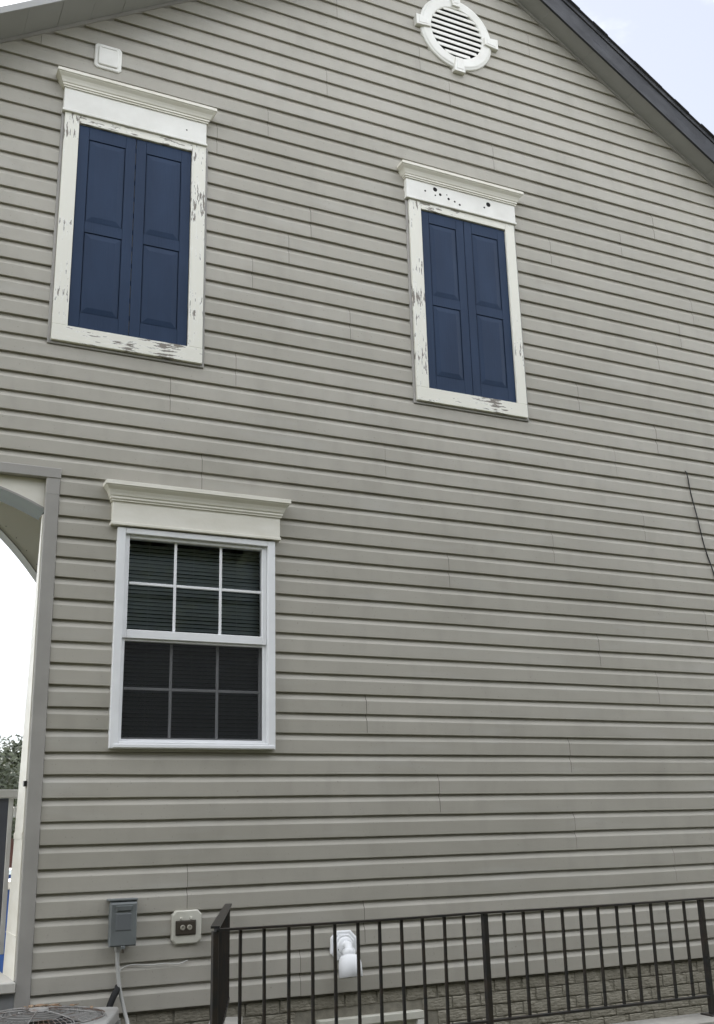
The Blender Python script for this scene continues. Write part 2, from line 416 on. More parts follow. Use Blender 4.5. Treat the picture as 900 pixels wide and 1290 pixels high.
# --- foundation, brick by brick
fd = bobj('foundation', (1.0, XR, .012, .14, -E-.02, -.935), 'mortar', house)
bricks = []
for v in range(5):
    b = B(); box(b, -.1025, .1025, 0, .05, -.0338, .0338, bev=.004)
    bmesh.ops.subdivide_edges(b, edges=[e for e in b.edges if e.calc_length() > .1], cuts=5)
    for q in b.verts:
        if q.co.y < .01: q.co.y += random.uniform(-.005, .003)
        q.co.z += random.uniform(-.0012, .0012)
    me = bpy.data.meshes.new('brick'); b.to_mesh(me); b.free(); me.materials.append(M['brick']); bricks.append(me)
BWX0, BWX1, BWZ1 = 2.73, 3.43, -1.075
for r in range(8):
    z = -.983-.0735*r; x = 1.12+(.105 if r % 2 else 0)
    while x < 6.6:
        if not (BWX0-.12 < x < BWX1+.12 and z < BWZ1+.02):
            o = bpy.data.objects.new('brick', random.choice(bricks)); C.objects.link(o)
            o.location = (x+random.uniform(-.002, .002), .0055+random.uniform(-.002, .002), z+E); o.rotation_euler.y = random.uniform(-.006, .006)
            attach(o, fd)
        x += .2115
# basement window, only its head shows
b = B(); box(b, BWX0, BWX1, -.045, .02, BWZ1-.045, BWZ1, bev=.004); bw = obj('basement_window', b, 'blockw', house)
for x0, x1 in ((BWX0, BWX0+.045), (BWX1-.045, BWX1)): bobj('frame_side', (x0, x1, -.04, .02, -E+.03, BWZ1-.046), 'white', bw, bev=.003)
bobj('frame_sill', (BWX0+.046, BWX1-.046, -.04, .02, -E+.03, -E+.07), 'white', bw)
bobj('pane', (BWX0+.046, BWX1-.046, -.012, -.006, -E+.071, BWZ1-.046), 'white', bw)

# --- lower window
wx0, wx1 = 1.507, 2.397
win = bobj('window', (WX0+.03, WX1-.03, .10, .135, WZ0+.03, WZ0+.05), 'vinyl', house)
def frame(name, x0, x1, z0, z1, sw, tw, bw_, y0, y1, m, par, bev=.003):
    bobj(name+'_side', (x0, x0+sw, y0, y1, z0, z1), m, par, bev)
    bobj(name+'_side', (x1-sw, x1, y0, y1, z0, z1), m, par, bev)
    bobj(name+'_head', (x0+sw+.0004, x1-sw-.0004, y0+.0006, y1, z1-tw, z1-.0004), m, par, bev)
    bobj(name+'_sill', (x0+sw+.0004, x1-sw-.0004, y0+.0006, y1, z0+.0004, z0+bw_), m, par, bev)
frame('frame', WX0, WX1, WZ0, WZ1, .050, .036, .040, -.048, .05, 'vinyl', win)
bobj('sill_nose', (WX0+.02, WX1-.01, -.058, -.0485, WZ0+.004, WZ0+.026), 'vinyl', win, .003)
ZM0, ZM1 = 1.135, 1.188                        # meeting rail
frame('upper_sash', WX0+.051, WX1-.051, ZM0, WZ1-.037, .030, .022, .053, -.026, .03, 'vinyl', win)
frame('lower_sash', WX0+.051, WX1-.051, WZ0+.041, ZM0+.02, .030, .03, .030, .032, .062, 'vinyl', win)
frame('screen_frame', WX0+.051, WX1-.051, WZ0+.041, ZM0-.001, .024, .012, .016, -.012, -.002, 'vinyl', win, .001)
bobj('pane', (WX0+.08, WX1-.08, .004, .008, ZM1, WZ1-.058), 'glass', win)
bobj('pane', (WX0+.08, WX1-.08, .046, .050, WZ0+.07, ZM0), 'glass', win)
bobj('insect_screen', (WX0+.072, WX1-.072, -.0078, -.0070, WZ0+.058, ZM0-.018), 'screen', win)
gx = [wx0+(wx1-wx0)/3*k for k in (1, 2)]
for x in gx:
    bobj('muntin', (x-.0085, x+.0085, -.005, .0035, ZM1, WZ1-.058), 'vinyl', win, .002)
    bobj('muntin', (x-.0085, x+.0085, .036, .0455, WZ0+.07, ZM0), 'muntin_in', win, .002)
for i in range(3):
    xa, xb = [wx0+(wx1-wx0)/3*(i+k)+(.0088 if k == 0 else -.0088) for k in (0, 1)]
    bobj('muntin', (xa, xb, -.0045, .0035, 1.470, 1.487), 'vinyl', win, .002)
    bobj('muntin', (xa, xb, .0365, .0455, .834, .851), 'muntin_in', win, .002)
slm = None
z = WZ0+.06
while z < WZ1-.06:
    if slm is None:
        bb = B(); loft(bb, [[(x, dy, dz) for dy, dz in ((-.0062, -.0112), (-.0014, .0008), (.0062, .0112), (.0068, .0108), (-.0004, .0002), (-.0056, -.0116))] for x in (-.445, 0, .445)])
        bmesh.ops.recalc_face_normals(bb, faces=bb.faces)
        slm = bpy.data.meshes.new('blind_slat'); bb.to_mesh(slm); bb.free(); slm.materials.append(M['blind'])
    o = bpy.data.objects.new('blind_slat', slm); C.objects.link(o); o.location = (1.95, .098, z+E); o.rotation_euler.x = random.uniform(-.12, .12); attach(o, win)
    z += .0245
for x in (1.66, 1.95, 2.24):
    b = B(); tube(b, [(x, .086, WZ0+.06), (x, .086, WZ1-.06)], .0012, 5); obj('blind_cord', b, 'blind', win)

# --- cornices (crown moulded heads)
def cornice(x0, x1, z0, z1, z2, yb, m, mf):
    """frieze x0..x1, z0..z1 with a stepped crown to z2"""
    o = bobj('cornice', (x0, x1, -yb, -.005, z0, z1+.01), mf, house, .003)
    bobj('bed_fillet', (x0-.006, x1+.006, -yb-.006, -.004, z0-.004, z0+.014), mf, o, .002)
    h = z2-z1
    P = [(0, 0), (.010, 0), (.010, .10), (.018, .12), (.018, .24), (.024, .27), (.030, .40), (.040, .55), (.056, .68), (.060, .72), (.060, .76), (.068, .78), (.068, .98), (.064, 1.0), (.0, 1.0)]
    b = B(); rings = []
    for d, t in P:
        d *= .85; z = z1+t*h; rings.append([(x0-d, -.004, z), (x0-d, -yb-d, z), (x1+d, -yb-d, z), (x1+d, -.004, z)])
    loft(b, rings); obj('crown_moulding', b, m, o)
    return o
cornice(1.385, 2.485, 1.828, 1.975, 2.092, .058, 'cream', 'cream')
cornice(.940, 1.935, 4.668, 4.845, 4.955, .058, 'cream', 'white')
cr2 = cornice(3.545, 4.545, 4.672, 4.84, 4.952, .058, 'cream', 'white')
for x, z, r in ((3.80, 4.80, .014), (3.845, 4.765, .009), (3.71, 4.765, .006), (3.92, 4.745, .008), (3.975, 4.735, .006), (4.02, 4.718, .007), (4.25, 4.752, .006), (4.29, 4.788, .015), (3.80, 4.748, .005), (3.905, 4.778, .004)):
    b = B(); lathe(b, [(.0001, -.0012), (r*1.05, -.0012), (r*1.4, 0)], 9, 'Y', (x, -.0582, z)); ho = obj('bored_hole', b, 'hole', cr2)
b = B(); lathe(b, [(.0001, -.0012), (.006, 0)], 9, 'Y', (1.79, -.0582, 4.755)); obj('bored_hole', b, 'hole', house)

# --- blind windows with closed shutters
def blind_window(cx0, cx1, sx0, sx1):
    z0, z1 = 2.99, 4.667; sz0, sz1 = 3.10, 4.603
    c = bobj('casing', (cx0, sx0, -.048, -.004, sz0, sz1+.062), 'peelv', house, .003)
    bobj('casing_side', (sx1, cx1, -.048, -.004, sz0, sz1+.062), 'peelv', c, .003)
    bobj('casing_head', (sx0+.0005, sx1-.0005, -.0475, -.004, sz1, sz1+.061), 'peelh', c, .003)
    bobj('casing_sill', (cx0, cx1, -.051, -.004, z0, sz0-.0008), 'peelh', c, .003)
    for d in ((cx0-.020, cx0-.001, -.031, -.004, z0-.02, z1), (cx1+.001, cx1+.020, -.031, -.004, z0-.02, z1), (cx0-.0008, cx1+.0008, -.031, -.004, z0-.020, z0-.001)):
        bobj('channel_trim', d, 'trim', c, .003)
    mid = (sx0+sx1)/2
    for a, e in ((sx0+.003, mid-.002), (mid+.002, sx1-.003)):
        s = bobj('shutter', (a, e, -.0265, -.004, sz0+.003, sz1-.003), 'navy', house)
        st = .070
        bobj('stile', (a, a+st, -.0322, -.0267, sz0+.003, sz1-.003), 'navy', s, .003)
        bobj('stile', (e-st, e, -.0322, -.0267, sz0+.003, sz1-.003), 'navy', s, .003)
        rails = [(sz0+.003, sz0+.115), (3.800, 3.878), (sz1-.100, sz1-.003)]
        for r0, r1 in rails: bobj('rail', (a+st+.0003, e-st-.0003, -.0320, -.0267, r0, r1), 'navy', s)
        for p0, p1 in ((sz0+.115, 3.800), (3.878, sz1-.100)):
            b = B(); g = .005; w = .040
            rings = []
            for ins, y in ((g*.2, -.0267), (g, -.0267), (w, -.0325), (w+.003, -.0330)):
                rings.append([(a+st+ins, y, p0+ins), (e-st-ins, y, p0+ins), (e-st-ins, y, p1-ins), (a+st+ins, y, p1-ins)])
            loft(b, rings); obj('raised_panel', b, 'navy', s)
blind_window(.955, 1.937, 1.052, 1.838)
blind_window(3.567, 4.532, 3.671, 4.447)

# --- gable vent
vc = (4.10, 6.395)
gv = root('gable_vent', 'round white louvred gable vent with four keystones high in the gable', 'vent', (vc[0], -.02, vc[1]-.35))
b = B(); lathe(b, [(.246, -.004), (.246, -.040), (.254, -.046), (.318, -.046), (.326, -.044), (.332, -.040), (.345, -.036), (.350, -.028), (.350, -.004)], 64, 'Y', (vc[0], 0, vc[1]))
obj('ring', b, 'white', gv, smooth=False)
b = B(); lathe(b, [(.0001, -.0245), (.25, -.0245)], 48, 'Y', (vc[0], 0, vc[1])); obj('backing', b, 'acdark', gv)
for k in range(9):
    dz = -.216+.054*k; hw = math.sqrt(max(.001, .247**2-(dz)**2))
    if hw < .05: continue
    b = B()
    sec = [(-.026, .030), (-.026, .022), (-.036, -.006), (-.040, -.012), (-.0435, -.012), (-.045, -.006), (-.043, .008), (-.034, .026), (-.030, .031)]
    loft(b, [[(vc[0]+s*hw, y, vc[1]+dz+z) for y, z in sec] for s in (-1, 1)]); obj('louvre', b, 'white', gv)
for ang in (0, 90, 180, 270):
    b = B(); ro = Matrix.Rotation(math.radians(ang), 4, 'Y')
    rings = []
    for y, s_ in ((-.004, 1), (-.058, 1), (-.063, .94)):
        rings.append([ro @ Vector((x*s_, y, z)) + Vector((vc[0], 0, vc[1])) for x, z in ((-.036, .262), (.036, .262), (.052, .395), (-.052, .395))])
    loft(b, rings); k = obj('keystone', b, 'white', gv)
    b = B(); rings = []
    for y, s_ in ((-.0632, .62), (-.066, .56)):
        rings.append([ro @ Vector((x*s_, y, .33+(z-.33)*s_)) + Vector((vc[0], 0, vc[1])) for x, z in ((-.036, .262), (.036, .262), (.053, .40), (-.053, .40))])
    loft(b, rings); obj('keystone_face', b, 'white', k)

# --- roof: soffits, fascias, shingled slabs
RY1 = 2.9
def slope_slab(name, xa, xb, off0, off1, y0, y1, m, par):
    b = B(); rings = []
    for x in (xa, xb): rings.append([(x, y0, rk(x)+off0), (x, y1, rk(x)+off0), (x, y1, rk(x)+off1), (x, y0, rk(x)+off1)])
    loft(b, rings); return obj(name, b, m, par)
for side in (-1, 1):
    kx = XA+side*.002
    if side < 0: rk = lambda x: 5.100+.632*(x-.511); xe = XL-.35; oh = .30; fh = .03
    else: rk = lambda x: 6.985-.6365*(x-4.747); xe = XR+.35; oh = .20; fh = .205
    rf = slope_slab('roof', kx, xe, .05 if side < 0 else .21, .075 if side < 0 else .25, -oh+(.14 if side < 0 else -.02), RY1, 'shingle', house)
    if side > 0: slope_slab('roof_deck', kx, xe, .03, .205, -oh+.02, RY1-.02, 'trim', rf)
    else: slope_slab('roof_deck', kx, xe, .03, .048, -oh+.02, RY1-.02, 'trim', rf)
    # soffit as ribbed panels, each its own piece
    n = int(abs(xe-kx)/.21)
    for i in range(n):
        a, c = kx+(xe-kx)*i/n, kx+(xe-kx)*(i+1)/n
        g = .0007*(1 if c > a else -1)
        slope_slab('soffit_panel', a+g, c-g, .002+.0015*(i % 2), .02, -oh+.004, -.002, 'soffit', rf)
    slope_slab('soffit_backing', kx, xe, .021, .027, -oh+.004, -.002, 'soffit', rf)
    slope_slab('wall_channel', kx, xe, -.026, .001, -.034, -.004, 'trim', rf)
    if side < 0:
        slope_slab('fascia', kx, xe, -.004, .049, -oh-.012, -oh+.003, 'soffit', rf)
    else:
        # wrinkled dark metal fascia
        b = B(); nx = 90; rows = []
        for t in (0, .12, .3, .5, .7, .88, 1):
            row = []
            for i in range(nx+1):
                x = kx+(xe-kx)*i/nx
                y = -oh-.010+mnoise.noise(Vector((x*3.1, t*2.2, 3)))*.017*(1 if 0 < t < 1 else .3)
                row.append(b.verts.new((x, y, rk(x)-.006+t*fh+mnoise.noise(Vector((x*2, t, 8)))*.004)))
            rows.append(row)
        for A_, B_ in zip(rows, rows[1:]):
            for i in range(nx): b.faces.new((A_[i], A_[i+1], B_[i+1], B_[i]))
        obj('fascia', b, 'flash', rf, smooth=True)
        slope_slab('drip_edge', kx, xe, -.016, -.0065, -oh-.016, -oh+.004, 'flash', rf)
    # shingle tabs along the rake edge
    m_ = int(abs(xe-kx)/.14)
    for i in range(m_):
        a, c = kx+(xe-kx)*i/m_, kx+(xe-kx)*(i+1.06)/m_
        o1 = (.0755 if side < 0 else .2505)+.002*(i % 3)
        slope_slab('shingle', a, c, o1, o1+.007, -oh+(.12 if side < 0 else -.035)-random.uniform(0, .012), .25, 'shingle', rf)

# ------------------------------------------------------------------ things fixed to the wall
sv = root('vent_cover', 'small square white plastic cover mounted under the left roof edge', 'vent cover', (1.22, -.02, 5.10))
def octo(x0, x1, z0, z1, c): return [(x0+c, z0), (x1-c, z0), (x1, z0+c), (x1, z1-c), (x1-c, z1), (x0+c, z1), (x0, z1-c), (x0, z0+c)]
def plate(name, x0, x1, z0, z1, c, y0, y1, m, par, ins=.006):
    b = B(); P0 = octo(x0, x1, z0, z1, c); P1 = octo(x0+ins, x1-ins, z0+ins, z1-ins, c)
    loft(b, [[(x, y0, z) for x, z in P0], [(x, y1+ins*.7, z) for x, z in P0], [(x, y1, z) for x, z in P1]]); return obj(name, b, m, par)
plate('base_plate', 1.131, 1.318, 5.096, 5.292, .018, -.012, -.034, 'white', sv)
plate('lid', 1.153, 1.296, 5.120, 5.270, .010, -.0345, -.044, 'white', sv)
bobj('lid_hinge', (1.17, 1.28, -.0475, -.0445, 5.258, 5.266), 'white', sv)

ub = root('disconnect_box', 'grey metal electrical disconnect box with conduit below', 'electrical box', (1.53, -.05, -.60))
body = bobj('body', (1.468, 1.598, -.082, -.014, -.575, -.365), 'boxgrey', ub, .004)
b = B()
loft(b, [[(1.458, -.083, -.585), (1.608, -.083, -.585), (1.608, -.083, -.350), (1.458, -.083, -.350)],
         [(1.458, -.096, -.585), (1.608, -.096, -.585), (1.608, -.096, -.358), (1.458, -.096, -.358)],
         [(1.464, -.102, -.578), (1.602, -.102, -.578), (1.602, -.102, -.366), (1.464, -.102, -.366)]])
lid = obj('lid', b, 'boxgrey', ub)
b = B(); loft(b, [[(1.492, -.1022, -.402), (1.574, -.1022, -.402), (1.580, -.1022, -.374), (1.486, -.1022, -.374)], [(1.498, -.110, -.398), (1.568, -.110, -.398), (1.576, -.112, -.376), (1.490, -.112, -.376)]]); obj('lid_lip', b, 'boxgrey', lid)
b = B(); loft(b, [[(1.488, -.1024, -.505), (1.578, -.1024, -.505), (1.578, -.1024, -.412), (1.488, -.1024, -.412)], [(1.494, -.1050, -.499), (1.572, -.1050, -.499), (1.572, -.1050, -.418), (1.494, -.1050, -.418)]]); obj('rating_plate', b, mat('rating_plate_grey', (.12, .13, .135), .5), lid)
bobj('hood', (1.452, 1.612, -.098, -.012, -.3495, -.338), 'boxgrey', ub, .003)
bobj('hasp', (1.522, 1.545, -.110, -.095, -.600, -.582), 'boxgrey', ub, .002)
b = B(); tube(b, [(1.533, -.106, -.596), (1.533, -.106, -.618)], .007, 8); obj('padlock', b, 'brownp', ub)
b = B(); tube(b, [(1.515, -.055, -.576), (1.515, -.055, -.612)], .017, 12); obj('conduit_fitting', b, 'pvc', ub)
cpts = smooth_curve([(1.515, -.055, -.612), (1.520, -.058, -.70), (1.533, -.066, -.80), (1.555, -.085, -.90), (1.575, -.13, -1.0), (1.56, -.25, -1.12), (1.47, -.42, -1.18)], 5)
b = B(); tube(b, cpts, .0105, 10); obj('conduit', b, 'pvc', ub, smooth=True)

sw = tag(obj('low_voltage_wire', (lambda b: (tube(b, smooth_curve([(1.56, -.10, -.93), (1.535, -.05, -.82), (1.535, -.03, -.735), (1.56, -.026, -.700), (1.62, -.024, -.690), (1.70, -.030, -.698), (1.80, -.028, -.696), (1.87, -.030, -.704), (1.925, -.024, -.688)], 5), .0035, 6), b)[1])(B()), 'wirew', smooth=True),
         'thin pale wire looping along the siding beside the conduit', 'wire')
ls = tag(obj('refrigerant_hose', (lambda b: (tube(b, smooth_curve([(1.535, .02, -.805), (1.53, -.05, -.80), (1.50, -.085, -.83), (1.47, -.10, -.90), (1.46, -.13, -1.0), (1.45, -.28, -1.15), (1.40, -.42, -1.20)], 5), [.018]*31, 10), b)[1])(B()), 'foam', smooth=True),
         'black foam wrapped refrigerant hose entering the wall behind the condenser', 'hose')

ot = root('wall_outlet', 'outdoor double outlet on a cream clipped-corner block with dark recess', 'outlet', (1.91, -.03, -.60))
plate('mounting_block', 1.826, 2.000, -.600, -.420, .022, -.012, -.040, 'blockw', ot)
bobj('gasket', (1.846, 1.966, -.046, -.0402, -.552, -.474), 'brownp', ot, .002)
fr_ = bobj('cover_frame', (1.852, 1.960, -.050, -.0462, -.548, -.478), 'brownp', ot, .002)
for x in (1.886, 1.926):
    b = B(); lathe(b, [(.0001, -.056), (.012, -.056), (.015, -.053), (.015, -.050)], 16, 'Y', (x, 0, -.512)); so = obj('socket', b, 'outletp', ot)
    for dx in (-.004, .004): bobj('slot', (x+dx-.001, x+dx+.001, -.0568, -.0561, -.513, -.504), 'hole', so)
for x in (1.872, 1.930): bobj('hinge_tab', (x, x+.014, -.050, -.0405, -.470, -.456), 'blockw', ot, .002)

fl = root('flood_lamp', 'white floodlight pointing down from an eight-sided block behind the railing', 'wall lamp', (2.89, -.05, -.87))
plate('mounting_block', 2.815, 2.985, -.752, -.586, .040, -.012, -.040, 'vinyl', fl, .008)
plate('inner_plate', 2.838, 2.962, -.735, -.606, .032, -.0402, -.052, 'vinyl', fl, .006)
b = B(); lathe(b, [(.0001, -.068), (.040, -.066), (.050, -.058), (.053, -.0525)], 24, 'Y', (2.90, 0, -.672)); obj('cover', b, 'vinyl', fl, smooth=True)
b = B(); tube(b, smooth_curve([(2.90, -.060, -.665), (2.90, -.095, -.668), (2.897, -.112, -.690)], 4), [.024]*9, 14); obj('knuckle', b, 'vinyl', fl, smooth=True)
rot = Matrix.Rotation(math.radians(-10), 3, 'X')
b = B(); lathe(b, [(.0001, .012), (.030, .010), (.038, 0), (.038, -.022), (.036, -.026), (.050, -.030), (.062, -.045), (.069, -.080), (.071, -.150), (.068, -.151), (.0655, -.09), (.05, -.05)], 28, 'Z', (2.893, -.118, -.690), rot); hd = obj('lamp_housing', b, 'vinyl', fl, smooth=True)
b = B(); lathe(b, [(.0001, -.128), (.03, -.126), (.0665, -.118)], 28, 'Z', (2.893, -.118, -.690), rot); obj('lens', b, 'lens', hd, smooth=True)
for dx in (-.045, .045):
    b = B(); lathe(b, [(.0001, -.004), (.0045, -.003), (.0045, 0)], 8, 'Y', (2.90+dx, -.0545, -.690)); obj('screw', b, 'brownp', fl)

b = B(); tube(b, smooth_curve([(6.075, .0, 2.765), (6.078, -.026, 2.755), (6.090, -.028, 2.70), (6.06+.045, -.024, 2.58), (6.14, -.03, 2.36), (6.185, -.024, 2.13), (6.24, -.028, 1.93), (6.30, -.024, 1.75), (6.40, -.028, 1.5), (6.46, -.026, 1.2), (6.50, -.026, .6), (6.5, -.026, -.9)], 5), .0048, 6)
tag(obj('hanging_cable', b, 'cable', smooth=True), 'thin black cable dropping down the bare siding', 'cable')

# ------------------------------------------------------------------ railing on its curb
FY, FT, FB = -1.5, -.407, -.905
curb = root('window_well_curb', 'low concrete curb carrying the black iron railing', 'curb', (3.7, FY, -E))
CT = -1.0
bobj('front_wall', (1.50, 7.38, FY-.10, FY+.10, -E, CT), 'concrete', curb, .012)
def skew_wall(xa, ya, xb, yb, w, z0, z1):
    d = Vector((xb-xa, yb-ya, 0)).normalized(); n = Vector((-d.y, d.x, 0))*w
    b = B(); A_, B_ = Vector((xa, ya, 0)), Vector((xb, yb, 0))
    loft(b, [[(p.x, p.y, z) for p in (A_-n, A_+n, B_+n, B_-n)] for z in (z0, z1)]); return b
obj('side_wall', skew_wall(1.64, FY+.102, 2.16, -.03, .09, -E, CT-.003), 'concrete', curb)
obj('side_wall', skew_wall(7.26, FY+.102, 7.26, -.03, .09, -E, CT-.003), 'concrete', curb)
rl = root('iron_railing', 'black iron picket railing around the window well beside the house', 'railing', (3.7, FY, CT))
posts = [1.600, 2.998, 4.397, 5.796, 7.195]
for i, x in enumerate(posts):
    w = .014
    bobj('post', (x-w, x+w, FY-w, FY+w, CT-.001, FT-.010), 'iron', rl, .002)
    b = B(); box(b, x-.045, x+.045, FY-.045, FY+.045, CT+.0005, CT+.008, bev=.002); obj('post_foot', b, 'iron', rl)
for a, c in zip(posts, posts[1:]):
    nseg = 12
    b = B(); loft(b, [[(a+(c-a)*j/8, FY+y, FT+z-.0035*math.sin(math.pi*j/8)) for y, z in ((-.019, -.0095), (.019, -.0095), (.019, 0), (-.019, 0))] for j in range(9)])
    obj('top_rail', b, 'iron', rl)
    bobj('bottom_rail', (a+.0142, c-.0142, FY-.013, FY+.013, FB-.006, FB+.006), 'iron', rl, .001)
    for k in range(1, nseg):
        x = a+(c-a)*k/nseg+random.uniform(-.0015, .0015); ln = random.uniform(-.004, .004); w = .0062
        b = B(); loft(b, [[(x+ln*t-w, FY-w, z), (x+ln*t+w, FY-w, z), (x+ln*t+w, FY+w, z), (x+ln*t-w, FY+w, z)] for t, z in ((0, FB+.0062), (1, FT-.0105))]); obj('picket', b, 'iron', rl)
def side_section(p0, p1, n):
    A_, B_ = Vector((*p0, 0)), Vector((*p1, 0)); d = (B_-A_).normalized(); q = Vector((-d.y, d.x, 0))
    def bar(w, z0, z1, name, a=A_, e=B_):
        b = B(); loft(b, [[(p.x, p.y, z) for p in (a-q*w, a+q*w, e+q*w, e-q*w)] for z in (z0, z1)]); obj(name, b, 'iron', rl)
    bar(.020, FT+.0008, FT+.011, 'top_rail'); bar(.013, FB-.006, FB+.006, 'bottom_rail', A_+d*.016)
    for k in range(1, n+1):
        p = A_+(B_-A_)*k/(n+.15); w = .0075
        b = B(); loft(b, [[(p.x-w, p.y-w, z), (p.x+w, p.y-w, z), (p.x+w, p.y+w, z), (p.x-w, p.y+w, z)] for z in (FB+.0063, FT+.0005)]); obj('picket', b, 'iron', rl)
side_section((1.600, FY), (2.160, -.045), 14)
side_section((7.195, FY), (7.195, -.045), 13)

# ------------------------------------------------------------------ air conditioner
ac = root('air_conditioner', 'outdoor condenser unit with rusty round wire fan guard below the disconnect box', 'air conditioner', (1.0, -.5, -E))
AZ = -.850; sA = .70; th = math.radians(-21)
ux, uy = Vector((-math.cos(th), -math.sin(th), 0)), Vector((math.sin(th), -math.cos(th), 0))   # from the back right corner
corner = Vector((1.475, -.352, 0)); ctr = corner+(ux+uy)*sA/2
def acp(u, v, z): p = ctr+ux*u+uy*v; return Vector((p.x, p.y, z))
def acbox(name, u0, u1, v0, v1, z0, z1, m, par, bev=0):
    b = B(); loft(b, [[acp(u, v, z) for u, v in ((u0, v0), (u1, v0), (u1, v1), (u0, v1))] for z in (z0, z1)])
    if bev: bmesh.ops.bevel(b, geom=list(b.edges), offset=bev, segments=2, affect='EDGES')
    return obj(name, b, m, par)
hs = sA/2
acbox('concrete_pad', -hs-.08, hs+.08, -hs-.05, hs+.08, -E-.02, -E+.07, 'concrete', ac)
acbox('inner_core', -hs+.03, hs-.03, -hs+.03, hs-.03, -E+.072, AZ-.12, 'acdark', ac)
for su in (-1, 1):
    for sv_ in (-1, 1):
        acbox('corner_post', su*hs-(.05 if su > 0 else 0), su*hs+(.05 if su < 0 else 0), sv_*hs-(.05 if sv_ > 0 else 0), sv_*hs+(.05 if sv_ < 0 else 0), -E+.0715, AZ-.052, 'acmetal', ac, .006)
for k in range(11):
    z = -E+.10+k*.047
    for d in range(4):
        b = B(); r0 = Matrix.Rotation(d*math.pi/2, 3, 'Z'); sec = [(hs-.028, z), (hs-.004, z+.004), (hs-.004, z+.022), (hs-.022, z+.030)]
        rings = []
        for t in (-hs+.052, hs-.052):
            rg = []
            for o_, zz in sec: q = r0 @ Vector((t, o_, 0)); rg.append(acp(q.x, q.y, zz))
            rings.append(rg)
        loft(b, rings); obj('louvre', b, 'acmetal', ac)
# top pan with round opening
b = B(); n = 48; R_ = hs-.035
inner = []; outer = []
for k in range(n):
    t = 2*math.pi*k/n; cx_, sy_ = math.cos(t), math.sin(t); s_ = hs/max(abs(cx_), abs(sy_)); s_ = min(s_, hs*1.36)
    inner.append((R_*cx_, R_*sy_)); outer.append((s_*cx_, s_*sy_))
rings = [[acp(u, v, AZ-.05) for u, v in outer], [acp(u, v, AZ-.006) for u, v in outer], [acp(u*.985, v*.985, AZ) for u, v in outer], [acp(u*1.03, v*1.03, AZ) for u, v in inner], [acp(u*1.01, v*1.01, AZ+.010) for u, v in inner], [acp(u, v, AZ+.008) for u, v in inner], [acp(u*.98, v*.98, AZ-.05) for u, v in inner]]
loft(b, rings, True, False); obj('top_pan', b, 'acmetal', ac)
b = B(); loft(b, [[acp(.31*math.cos(2*math.pi*k/24), .31*math.sin(2*math.pi*k/24), z) for k in range(24)] for z in (AZ-.119, AZ-.10)]); obj('fan_deck', b, 'acdark', ac)
dome = lambda r: AZ+.014+.030*(1-(r/R_)**2)
for f_ in (.16, .30, .44, .58, .72, .86, 1.0):
    r = R_*f_; b = B(); nn = 48
    pts = [acp(r*math.cos(2*math.pi*j/nn), r*math.sin(2*math.pi*j/nn), dome(r)) for j in range(nn)]
    rr = .0035 if f_ == 1.0 else .0016; rg = []
    for j, p in enumerate(pts):
        rad = (p-acp(0, 0, p.z)).normalized(); rg.append([p+rad*rr*math.cos(a)+Vector((0, 0, 1))*rr*math.sin(a) for a in (0, 1.57, 3.14, 4.71)])
    rg.append(rg[0]); loft(b, rg, True, False); obj('guard_ring', b, 'rust', ac, smooth=True)
for k in range(72):
    t = 2*math.pi*k/72+.02; b = B(); r0 = .16 if k % 9 == 0 else .70; th_ = .0028 if k % 9 == 0 else .0014
    tube(b, [acp(r*math.cos(t), r*math.sin(t), dome(r)+.003-(.035 if r > R_*.995 else 0)) for r in [R_*(r0+(1-r0)*j/6) for j in range(7)]], th_, 4); obj('guard_spoke', b, 'rust', ac, smooth=True)
b = B(); lathe(b, [(.0001, .006), (.045, .003), (.05, -.006)], 20, 'Z', acp(0, 0, dome(0)+.006)); obj('fan_hub_cap', b, 'rust', ac)
for k in range(3):
    t0 = 2*math.pi*k/3; b = B()
    loft(b, [[acp(r*math.cos(t0+w), r*math.sin(t0+w), AZ-.05+h) for w, h in ((-.3, -.02), (.3, .02), (.3, .024), (-.3, -.016))] for r in (.05, .17, .29)]); obj('fan_blade', b, 'acdark', ac)
# dead leaves lodged on the guard
rg_ = random.Random(3)
for k in range(16):
    a, r = rg_.uniform(-2.6, -.9), rg_.uniform(.12, .30)
    p = acp(r*math.cos(a), r*math.sin(a), 0); z0 = dome(r)+.006; ls_ = rg_.uniform(.012, .028); ph = rg_.uniform(0, 6.28)
    b = B(); d1 = Vector((math.cos(ph), math.sin(ph), rg_.uniform(-.1, .25))); d2 = Vector((-math.sin(ph), math.cos(ph), rg_.uniform(-.2, .2)))
    P_ = [Vector((p.x, p.y, z0))+d1*u*ls_+d2*v*ls_ for u, v in ((-1, 0), (-.3, .5), (.4, .45), (1, 0), (.4, -.45), (-.3, -.5))]
    top = [q+Vector((0, 0, .0015+.004*abs(i-2.5)/2.5)) for i, q in enumerate(P_)]
    loft(b, [[tuple(q) for q in P_], [tuple(q) for q in top]])
    tag(obj('dead_leaf', b, 'leafd'), 'curled brown dead leaf lying on the condenser fan guard', 'leaf', 'dead leaves on the condenser')

